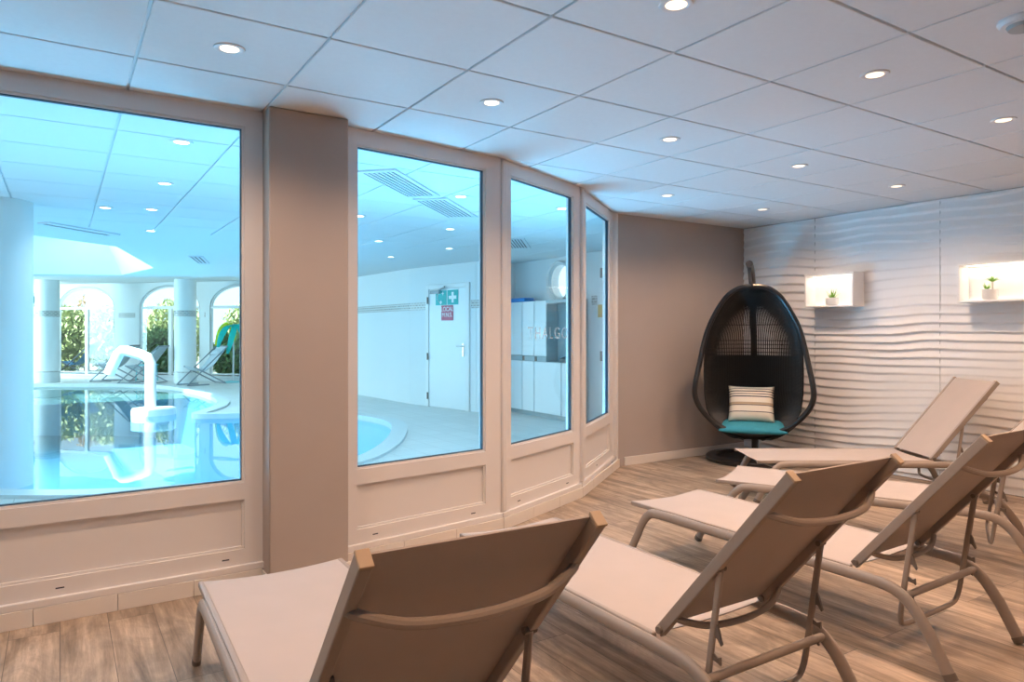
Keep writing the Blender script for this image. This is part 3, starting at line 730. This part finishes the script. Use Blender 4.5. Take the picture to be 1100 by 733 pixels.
for (x,y), lab in PL:
    o = pp_ if first else copy_tree(pp_); first = False
    o.location = (x,y,CEIL); o.name = 'downlight'; tag(o, lab, 'ceiling light', 'recessed spotlights of the pool hall')
    lamp('spot_lamp','SPOT',(0,0,-.012), 15, (.72,.92,1.0), o, spot_size=math.radians(150), spot_blend=.8, shadow_soft_size=.04)
# round ceiling fitting
cf = empty('ceiling_fitting', (2.985,1.155,CEIL), 0, 'round grey fitting on the ceiling cut by the right edge of the photo', 'ceiling fitting')
MB().lathe([(.085,0),(.085,-.008),(.075,-.02),(.058,-.022)], n=32).build('outer_ring','paleplastic',cf)
MB().lathe([(.058,-.02),(.05,-.034),(.02,-.038)], n=28).build('centre_disc','greyfit',cf)

# ------------------------------------------------------------------ wall niches with plants
def niche(y1, name_label):
    r = empty('wall_niche', (6.22,(y1+y1-.512)/2,1.55), 0, name_label, 'shelf')
    W, H, D, t = .512, .325, .178, .018
    b = MB(); b.box2((0,-W/2,0),(D,W/2,t)); b.box2((0,-W/2,H-t),(D,W/2,H)); b.box2((0,-W/2,t),(D,-W/2+t,H-t)); b.box2((0,W/2-t,t),(D,W/2,H-t)); b.box2((D-.02,-W/2+t,t),(D,W/2-t,H-t))
    b.build('box_shell','white',r,smooth=0,bevel=.0015)
    MB().box2((.10,-W/2+.03,H-t-.008),(.125,W/2-.03,H-t)).build('led_strip','led',r,smooth=0)
    MB().box2((.135,-W/2+.03,t),(.15,W/2-.03,t+.006)).build('led_strip','led',r,smooth=0)
    l = lamp('niche_lamp','AREA',(.112,0,H-t-.012), .9, (1,.84,.70), r, shape='RECTANGLE', size=.03, size_y=.44)
    return r
niche(4.302,'white lit wall niche on the wavy wall right of the hanging chair')
niche(2.889,'white lit wall niche cut by the right edge of the photo')
def blade_leaf(mb, base, dir_, L, wdt, droop):
    d = Vector(dir_).normalized(); pts=[]
    for i in range(7):
        t = i/6; pts.append(Vector(base)+d*L*t+Vector((0,0,-droop*t*t)))
    side = d.cross(Vector((0,0,1))); side = side.normalized() if side.length > .01 else Vector((1,0,0))
    mb.tube(pts, wdt, .0015, side=side, n=6, radii=[.5,.9,1,.9,.7,.45,.08])
def pot(r, R, H):
    MB().lathe([(R*.86,0),(R,H*.25),(R,H*.97),(R*.93,H),(R*.9,H*.9),(R*.88,H*.86)], n=28).build('pot','pot',r)
    MB().lathe([(R*.88,H*.82),(R*.88,H*.9)], n=20).build('soil','soil',r)
p1 = empty('potted_plant', (6.285,4.045,1.568), 0, 'small tufted grass-like plant in a white pot in the niche by the hanging chair', 'plant')
pot(p1,.058,.072)
lf = MB()
for i in range(26):
    a = random.uniform(0,2*PI); tl = random.uniform(.15,.95); blade_leaf(lf,(.012*math.cos(a),.012*math.sin(a),.06),(math.cos(a)*tl,math.sin(a)*tl,1),random.uniform(.07,.12),.0038,.012)
lf.build('leaves','leaf',p1)
p2 = empty('potted_plant', (6.285,2.672,1.568), 0, 'two-headed spiky plant in a white pot in the niche at the right edge', 'plant')
pot(p2,.055,.085)
lf = MB()
for i in range(34):
    a = random.uniform(0,2*PI); tl = random.uniform(.2,1.6); blade_leaf(lf,(0,-.018,.14),(math.cos(a)*tl,math.sin(a)*tl,1),random.uniform(.06,.085),.0036,.02)
for i in range(18):
    a = random.uniform(0,2*PI); tl = random.uniform(.2,1.3); blade_leaf(lf,(0,.03,.075),(math.cos(a)*tl,math.sin(a)*tl,1),random.uniform(.06,.09),.0036,.01)
lf.build('leaves','leaf',p2)
MB().tube([(0,-.018,.07),(0,-.018,.145)],.008,n=8).build('trunk','stemm',p2)

# ------------------------------------------------------------------ sun loungers
def arc_pts(c, r, a0, a1, n): return [(c[0]+r*math.cos(math.radians(a0+(a1-a0)*i/n)), c[1]+r*math.sin(math.radians(a0+(a1-a0)*i/n))) for i in range(n+1)]
def make_lounger():
    r = empty('sun_lounger')
    V = .292
    front_leg = [(-.015,.012),(.075,.175)]; rear_leg = [(1.738,.012),(1.655,.165)]
    rail = smooth_path([(x,0,z) for x,z in [(.065,.157),(.098,.222),(.145,.275),(.22,.297),(.6,.297),(1.1,.297),(1.42,.297),(1.53,.283),(1.60,.235),(1.664,.148)]], 6)
    for s in (-1,1):
        MB().tube([(p.x,s*V,p.z) for p in rail], .0165, .0245, side=(0,1,0), n=14).build('side_rail','frame',r)
        for leg in (front_leg, rear_leg):
            a, b = [Vector((x,s*V,z)) for x,z in leg]
            l = MB().tube([a,b], .0162, .024, side=(0,1,0), n=14).build('leg','frame',r)
            d = (a-b).normalized(); MB().tube([a+d*-.02,a+d*.006,], .018, .0262, side=(0,1,0), n=14).build('foot_cap','dark_metal',l)
    # seat sling, slightly sagging, with edge rails
    L, Wd, nu, nv = 1.335, .268, 30, 12
    vs=[]; fs=[]
    for lay in (0,1):
        for i in range(nu+1):
            for j in range(nv+1):
                u = L*i/nu; q = -1+2*j/nv; sag = .010*(1-q*q)
                u2 = u + (.012*(1-q*q) if i == 0 else 0)
                vs.append((u2, q*Wd, .326-sag-.004*lay))
    st = (nu+1)*(nv+1); ix = lambda i,j,l: l*st+i*(nv+1)+j
    for i in range(nu):
        for j in range(nv):
            fs.append((ix(i,j,0),ix(i+1,j,0),ix(i+1,j+1,0),ix(i,j+1,0))); fs.append((ix(i,j,1),ix(i,j+1,1),ix(i+1,j+1,1),ix(i+1,j,1)))
    for i in range(nu):
        for j in (0,nv): fs.append((ix(i,j,0),ix(i+1,j,0),ix(i+1,j,1),ix(i,j,1)))
    for j in range(nv):
        for i in (0,nu): fs.append((ix(i,j,0),ix(i,j+1,0),ix(i,j+1,1),ix(i,j,1)))
    MB().add(vs,fs).build('seat_sling','sling',r)
    for s in (-1,1):
        MB().box((L/2,s*.277,.316),(L+.006,.022,.024)).build('sling_rail','frame',r,smooth=0,bevel=.005)
    MB().tube([(.20,-.29,.285),(.17,-.2,.262),(.16,0,.255),(.17,.2,.262),(.20,.29,.285)], .013, n=8).build('front_crossbar','frame',r)
    MB().tube([(1.565,-.292,.268),(1.565,.292,.268)], .0145, n=12).build('rear_crossbar','frame',r)
    # backrest
    H = Vector((1.325,0,.335)); T = Vector((1.825,0,.930)); d = (T-H).normalized(); nrm = Vector((-d.z,0,d.x))  # sitting side
    LB = (T-H).length; R = Matrix((d, Vector((0,1,0)), nrm)).transposed()
    def bp(t, y, off): return H+d*t+Vector((0,y,0))+nrm*off
    for s in (-1,1):
        o = MB().box(bp(LB/2,s*.252,-.017),(LB,.026,.036),R).build('backrest_rail','frame',r,smooth=0,bevel=.004)
        MB().box(bp(LB+.003,s*.252,-.017),(.008,.0275,.0375),R).build('end_cap','cap',o,smooth=0,bevel=.002)
        MB().tube([bp(.02,s*.254,-.018)+Vector((0,-.022,0)),bp(.02,s*.254,-.018)+Vector((0,.022,0))], .012, n=10).build('hinge_bolt','dark_metal',o)
    vs=[]; fs=[]
    for lay in (0,1):
        for i in range(nu+1):
            for j in range(nv+1):
                q = -1+2*j/nv; t = LB*(.02+.978*i/nu); e_ = 1
                vs.append(tuple(bp(t*e_, q*.243, -.003-.010*(1-q*q)*math.sin(PI*i/nu)-.004*lay)))
    MB().add(vs,[f_ for f_ in fs] or [] ) if False else None
    fs=[]
    for i in range(nu):
        for j in range(nv):
            fs.append((ix(i,j,0),ix(i+1,j,0),ix(i+1,j+1,0),ix(i,j+1,0))); fs.append((ix(i,j,1),ix(i,j+1,1),ix(i+1,j+1,1),ix(i+1,j,1)))
    for i in range(nu):
        for j in (0,nv): fs.append((ix(i,j,0),ix(i+1,j,0),ix(i+1,j,1),ix(i,j,1)))
    for j in range(nv):
        for i in (0,nu): fs.append((ix(i,j,0),ix(i,j+1,0),ix(i,j+1,1),ix(i,j,1)))
    MB().add(vs,fs).build('backrest_sling','sling',r)
    for t in (LB-.140, .10):
        ys = [(-.254,-.026),(-.235,-.042),(-.16,-.075),(-.08,-.088),(0,-.092),(.08,-.088),(.16,-.075),(.235,-.042),(.254,-.026)]
        MB().tube(smooth_path([bp(t,y,o_) for y,o_ in ys],3), .0115, n=10).build('backrest_bar','frame',r)
    # supporting bracket with notches
    S = Vector((1.585,0,.600)); E = Vector((1.522,0,.155)); ds = (E-S).normalized()
    for s in (-1,1):
        sa = MB().tube([S+Vector((0,s*.245,0)),S+ds*.36+Vector((0,s*.245,0))], .0085, .0125, side=(0,1,0), n=8).build('support_arm','frame',r)
        for k_, (t, big) in enumerate(((.215,1),(.285,0),(.345,0))):
            c = S+ds*t+Vector((.012,s*.245,0)); th=.004
            prof = [(0,.05),(.012,.03),(.026,-.012),(.022,-.018),(.008,.0),(0,.0)] if big else [(0,.018),(.016,.010),(.028,.016),(.030,-.008),(.022,-.004),(0,0)]
            hk = MB(); n_=len(prof); vv=[(c.x+px,c.y+yy,c.z+pz) for yy in (-th,th) for px,pz in prof]
            hk.add(vv,[tuple(range(n_)),tuple(range(2*n_-1,n_-1,-1))]+[(i,(i+1)%n_,(i+1)%n_+n_,i+n_) for i in range(n_)])
            hk.build('notch_plate','dark_metal',sa,smooth=0)
        MB().tube([S+Vector((0,s*.262,0)),S+Vector((0,s*.228,0))], .010, n=8).build('pivot_bolt','dark_metal',sa)
    e0 = S+ds*.355
    U = smooth_path([e0+Vector((0,-.245,0)),E+Vector((0,-.235,.0)),E+Vector((-.006,-.19,-.032)),E+Vector((-.007,0,-.036)),E+Vector((-.006,.19,-.032)),E+Vector((0,.235,0)),e0+Vector((0,.245,0))],5)
    MB().tube(U, .0105, n=10).build('support_loop','frame',r)
    return r
pl_ = [((.744,2.978),(-.030,-1),'beige sling sun lounger nearest the camera, in front of the pillar'),
       ((1.925,3.015),(-.010,-1),'beige sling sun lounger second from the left, directly behind the nearest one'),
       ((3.075,3.06),(.008,-1),'beige sling sun lounger in the middle of the five, third from the left'),
       ((3.935,3.325),(.43,-.90),'fourth beige sling sun lounger, its backrest cut by the right edge of the photo'),
       ((4.635,3.735),(.838,-.545),'beige sling sun lounger closest to the wavy wall, beside the hanging chair')]
lp = make_lounger()
for i, (loc, dr, lab) in enumerate(pl_):
    o = lp if i == 0 else copy_tree(lp)
    o.location = (*loc,0); o.rotation_euler = (0,0,math.atan2(dr[1],dr[0])); tag(o, lab, 'sun lounger', 'sun loungers set out across the wooden floor')

# ------------------------------------------------------------------ hanging egg chair
fwd = Vector((-.786,-.618,0)); lat = Vector((.618,-.786,0))     # towards the camera / to the photo's right
EC = Vector((5.60,4.43,0))                                       # below the rim plane
eg = empty('hanging_egg_chair', (5.93,4.70,0), 0, 'black wicker hanging egg chair in the corner between taupe wall and wavy wall', 'chair')
eb = eg.location.copy()
def ep(a, dep, z): p = EC + lat*a - fwd*dep; return (p.x-eb.x, p.y-eb.y, z)
# base: round foot
bs_ = MB(); bs_.lathe([(.43,0),(.455,.012),(.455,.04),(.435,.055),(.36,.058),(.34,.03),(.10,.026)], n=48); bs_.build('round_base','wicker_rim',eg)
MB().tube([(.40*math.cos(2*PI*i/40),.40*math.sin(2*PI*i/40),.055) for i in range(40)], .035,.02, n=8, closed=True, side=(0,0,1)) 
# pole
pole = smooth_path([ep(.02,.58,.03),ep(.02,.60,.6),ep(.01,.60,1.2),ep(.0,.56,1.55),ep(-.005,.43,1.79),ep(-.015,.22,1.915),ep(-.03,.02,1.968)], 8)
MB().tube(pole, .034, n=14).build('pole','wicker_rim',eg)
MB().tube(smooth_path([ep(-.028,.06,1.94),ep(-.022,.04,1.86),ep(-.012,.02,1.78),ep(-.0,.02,1.74)],4), .012, n=8).build('hanging_hook','wicker_rim',eg)
# rim
half = [(0,1.752),(.09,1.745),(.165,1.718),(.26,1.635),(.36,1.47),(.44,1.27),(.503,.97),(.533,.80),(.536,.68),(.49,.565),(.38,.44),(.24,.355),(.12,.325),(0,.318)]
loop = [(a,z) for a,z in half] + [(-a,z) for a,z in reversed(half[1:-1])]
def rimdep(z): return .05 - .10*math.exp(-((z-.75)/.3)**2)
rim = smooth_path([ep(a,rimdep(z),z) for a,z in loop], 5, True)
MB().tube(rim, .024, n=10, closed=True).build('rim','wicker_rim',eg)
MB().tube([Vector(p)+Vector((-fwd.x*.03,-fwd.y*.03,.0)) for p in smooth_path([ep(a*.985,rimdep(z),z) for a,z in loop], 5, True)], .018, n=8, closed=True).build('inner_rim','wicker_rim',eg)
# shell of woven strands
def interp(tab, z):
    for (z0,v0),(z1,v1) in zip(tab, tab[1:]):
        if z0 <= z <= z1:
            t = (z-z0)/(z1-z0); t = t*t*(3-2*t) if False else t; return v0+(v1-v0)*t
    return tab[-1][1] if z > tab[-1][0] else tab[0][1]
WT = [(.26,.08),(.30,.20),(.36,.29),(.44,.375),(.55,.43),(.7,.452),(.95,.455),(1.1,.45),(1.27,.435),(1.47,.357),(1.635,.257),(1.718,.162),(1.75,.05)]
DT = [(.26,.10),(.30,.26),(.36,.37),(.44,.44),(.55,.49),(.7,.52),(.95,.50),(1.1,.47),(1.27,.42),(1.47,.32),(1.635,.21),(1.718,.12),(1.75,.04)]
def shell(th, z):
    w_, D = interp(WT,z), interp(DT,z); base = rimdep(z) if z > 1.2 or z < .45 else .05
    return ep(w_*math.sin(th), base+.01+D*math.cos(th), z)
zs = [.262,.275,.30,.33,.37,.42,.48,.55,.63,.72,.82,.92,1.02,1.12,1.21,1.30,1.38,1.46,1.53,1.60,1.66,1.70,1.73,1.748]
st_ = MB(); NS = 76
for k_ in range(NS+1):
    th = -PI/2*.99+PI*.99*k_/NS
    st_.tube([shell(th,z) for z in zs], .0062, n=5, caps=False)
st_.build('vertical_strands','wicker',eg)
hz = MB(); z = .27
while z < 1.745:
    hz.tube([shell(-PI/2*.99+PI*.99*k_/26,z) for k_ in range(27)], .0038, n=4, caps=False); z += .012 if z < 1.06 else (.04 if z < 1.2 else .16)
hz.build('horizontal_strands','wicker',eg)
sd = MB(); zz = [q_ for q_ in zs if q_ <= 1.02]+[1.07]; vs=[]; fs=[]
for lay in (0,.012):
    for z in zz:
        for k_ in range(31):
            th = -PI/2+PI*k_/30; p_ = Vector(shell(th,z)); vs.append(p_-Vector((fwd.x,fwd.y,0))*(lay*math.cos(th)))
nz_=len(zz); off=nz_*31
for i in range(nz_-1):
    for k_ in range(30):
        a=i*31+k_; fs.append((a,a+1,a+32,a+31)); fs.append((off+a,off+a+31,off+a+32,off+a+1))
for k_ in range(30): a=(nz_-1)*31+k_; fs.append((a,a+1,off+a+1,off+a)); a=k_; fs.append((a,off+a,off+a+1,a+1))
for i in range(nz_-1):
    for k_ in (0,30): a=i*31+k_; fs.append((a,a+31,off+a+31,off+a))
sd.add(vs,fs).build('woven_lining','wicker',eg)
# front lip belly between rim and shell bottom
bl = MB(); vs=[]; fs=[]
lip=[(-.45,.515),(-.38,.44),(-.24,.355),(-.12,.325),(0,.318),(.12,.325),(.24,.355),(.38,.44),(.45,.515)]
lp_=smooth_path([(a,0,z) for a,z in lip],4)
for p_ in lp_:
    vs += [ep(p_.x,rimdep(p_.z),p_.z), ep(p_.x*.93,.10,max(.262,p_.z-.075)), ep(p_.x*.8,.25,max(.262,p_.z-.085)), ep(p_.x*.8,.25,max(.262,p_.z-.085)+.012), ep(p_.x*.93,.10,max(.262,p_.z-.075)+.012)]
for i in range(len(lp_)-1):
    for k_ in range(5): a=i*5+k_; b_=i*5+(k_+1)%5; fs.append((a,b_,b_+5,a+5))
bl.add(vs,fs).build('woven_lip','wicker',eg)

def pillow(name, m, w_, h_, t, loc, rot, n=22, pinch=.05):
    vs=[]; fs=[]
    for s in (1,-1):
        for i in range(n+1):
            for j in range(n+1):
                u=-1+2*i/n; v=-1+2*j/n
                th = t*((1-u**4)*(1-v**4))**.55
                k1 = 1-pinch*(1-u*u)*abs(v)**3; k2 = 1-pinch*(1-v*v)*abs(u)**3
                wr = .004*noise.noise(Vector((u*3,v*3,5+s)))*(1-u**4)*(1-v**4)
                vs.append((u*w_/2*k2, v*h_/2*k1, s*(th+wr)))
    st=(n+1)**2
    for l in (0,1):
        for i in range(n):
            for j in range(n):
                a=l*st+i*(n+1)+j; q=(a,a+n+1,a+n+2,a+1); fs.append(q if l==0 else tuple(reversed(q)))
    bm=bmesh.new(); bv=[bm.verts.new(p_) for p_ in vs]
    for q in fs: bm.faces.new([bv[k_] for k_ in q])
    bmesh.ops.remove_doubles(bm,verts=bm.verts,dist=.0006); me=bpy.data.meshes.new(name); bm.to_mesh(me); bm.free(); me.shade_smooth(); me.materials.append(M[m])
    o=bpy.data.objects.new(name,me); C.objects.link(o); o.location=loc; o.rotation_euler=rot; return o
fa = math.atan2(-lat.y*0+lat.y, lat.x)   # heading of the photo-right axis
c = EC - fwd*.20
o = pillow('seat_cushion','teal',.64,.44,.045,(c.x,c.y,.375),(math.radians(7),0,fa)); tag(o,'teal seat cushion lying in the hanging egg chair','cushion')
c = EC - fwd*.28
o = pillow('throw_pillow','stripe',.44,.37,.07,(c.x+lat.x*-.015,c.y+lat.y*-.015,.590),(math.radians(68),0,fa)); tag(o,'cream throw pillow with dark stripes leaning in the hanging egg chair','pillow')

# ------------------------------------------------------------------ garden beyond the arched windows
struct(MB().box2((-22,17,-.16),(24,50,-.07)).build('garden_ground','lawn',smooth=0))
def shrub(loc, R, H, n, m, label):
    r = empty('shrub', (loc.x,loc.y,-.07), random.uniform(0,6), label, 'shrub', 'shrubs in the garden')
    MB().tube([(0,0,0),(.05,.02,H*.5)], .05, n=6).build('stem','soil',r)
    mb = MB()
    for _ in range(n):
        while True:
            x,y,z = [random.uniform(-1,1) for _ in range(3)]
            if x*x+y*y+z*z < 1: break
        c_ = Vector((x*R,y*R,H*.5+z*H*.5)); s_ = random.uniform(.06,.16); ang = Matrix.Rotation(random.uniform(0,6),3,'Z') @ Matrix.Rotation(random.uniform(-1.2,1.2),3,'X')
        q = [ang@Vector(v_)*s_ for v_ in ((-.35,0,0),(0,-.9,.1),(.35,0,0),(0,.9,.1))]
        mb.add([c_+v_ for v_ in q],[(0,1,2,3)])
    mb.build('foliage',m,r,smooth=0,recalc=False); return r
def beyond(s_, k): p_ = fw(5+s_); return Vector((p_.x*k, p_.y*k, 0))
shrub(beyond(1.65,1.19),.85,2.3,4600,'hedge_light','pale shrub behind the left pane of the leftmost arched window')
shrub(beyond(2.35,1.24),.6,2.7,1600,'pampas','straw-coloured feathery shrub behind the middle of the leftmost arched window')
shrub(beyond(3.15,1.19),.85,2.4,4600,'hedge_light','yellow-green shrub behind the right pane of the leftmost arched window')
shrub(beyond(4.7,1.08),.75,1.5,3600,'hedge','dark green shrub behind the middle arched window')
shrub(beyond(5.15,1.24),1.0,2.5,4600,'hedge_light','pale shrub rising behind the middle arched window')
shrub(beyond(7.0,1.08),.7,1.4,3600,'hedge','dark green shrub low behind the rightmost arched window')
shrub(beyond(7.5,1.24),1.0,2.5,4600,'hedge_light','pale shrub rising behind the rightmost arched window')

# ------------------------------------------------------------------ light
DAY = (.56,.82,.94)
w = bpy.data.worlds.new('World'); bpy.context.scene.world = w; w.use_nodes = True
bg = w.node_tree.nodes['Background']; bg.inputs[0].default_value = (.80,.95,1.0,1); bg.inputs[1].default_value = 1.7
sun = lamp('sun','SUN',(0,0,10),13,(1,.97,.88)); sun.data.angle = .02; sun.rotation_euler = (math.radians(38),0,math.radians(-44))
# added light along the unseen left side of the hall; daylight of the skylight
a = lamp('added_side_light','AREA',(-5.1,12.5,1.45),470,DAY,shape='RECTANGLE',size=15,size_y=1.9); a.rotation_euler = (0,-PI/2,0)
a = lamp('daylight_skylight','AREA',(-.3,13.4,CEIL+.70),330,DAY,shape='RECTANGLE',size=1.6,size_y=4.0)

UP = (.16,.60,1.0)  # unseen added lamps standing in for cyan light bounced off the pool
for (ax,ay),(bx,by),pw in (((-2.2,5.45),(.95,5.45),108),((1.75,5.25),(2.95,5.42),100),((3.2,5.25),(4.0,5.60),70),((4.35,5.62),(4.9,6.04),36)):
    d_ = Vector((bx-ax,by-ay,0)); an = math.atan2(d_.y,d_.x)
    l = lamp('added_pool_bounce','AREA',((ax+bx)/2,(ay+by)/2,.05),pw,UP,shape='RECTANGLE',size=d_.length,size_y=.25)
    l.rotation_euler = (math.radians(180+52),0,an)
for x_,y_,az in ((1.9,6.68,0),(3.1,7.75,.75)):  # added lamps below the deck edge, brightening the basin
    l = lamp('added_basin_light','AREA',(x_,y_,-.45),26,(.55,.84,1.0),shape='RECTANGLE',size=.5,size_y=.25); l.rotation_euler = (math.radians(96),0,az)
a = lamp('added_side_light_far','AREA',(-5.1,22.0,1.35),850,DAY,shape='RECTANGLE',size=4,size_y=1.9); a.rotation_euler = (0,-PI/2,0)  # another added lamp out of view, brightening the far wall
# ------------------------------------------------------------------ camera
cd = bpy.data.cameras.new('camera'); co = bpy.data.objects.new('camera', cd); C.objects.link(co)
co.location = (0,0,CAMZ); co.rotation_euler = (PI/2,0,-math.radians(32.75))
cd.sensor_width = 36; cd.lens = 755/1100*36; cd.shift_y = (356.7-366.5)/1100; cd.clip_start = .05
bpy.context.scene.camera = co
vs_ = bpy.context.scene.view_settings
vs_.view_transform = 'Standard'; vs_.look = 'None'; vs_.gamma = 1; vs_.use_curve_mapping = False; vs_.exposure = 0.0
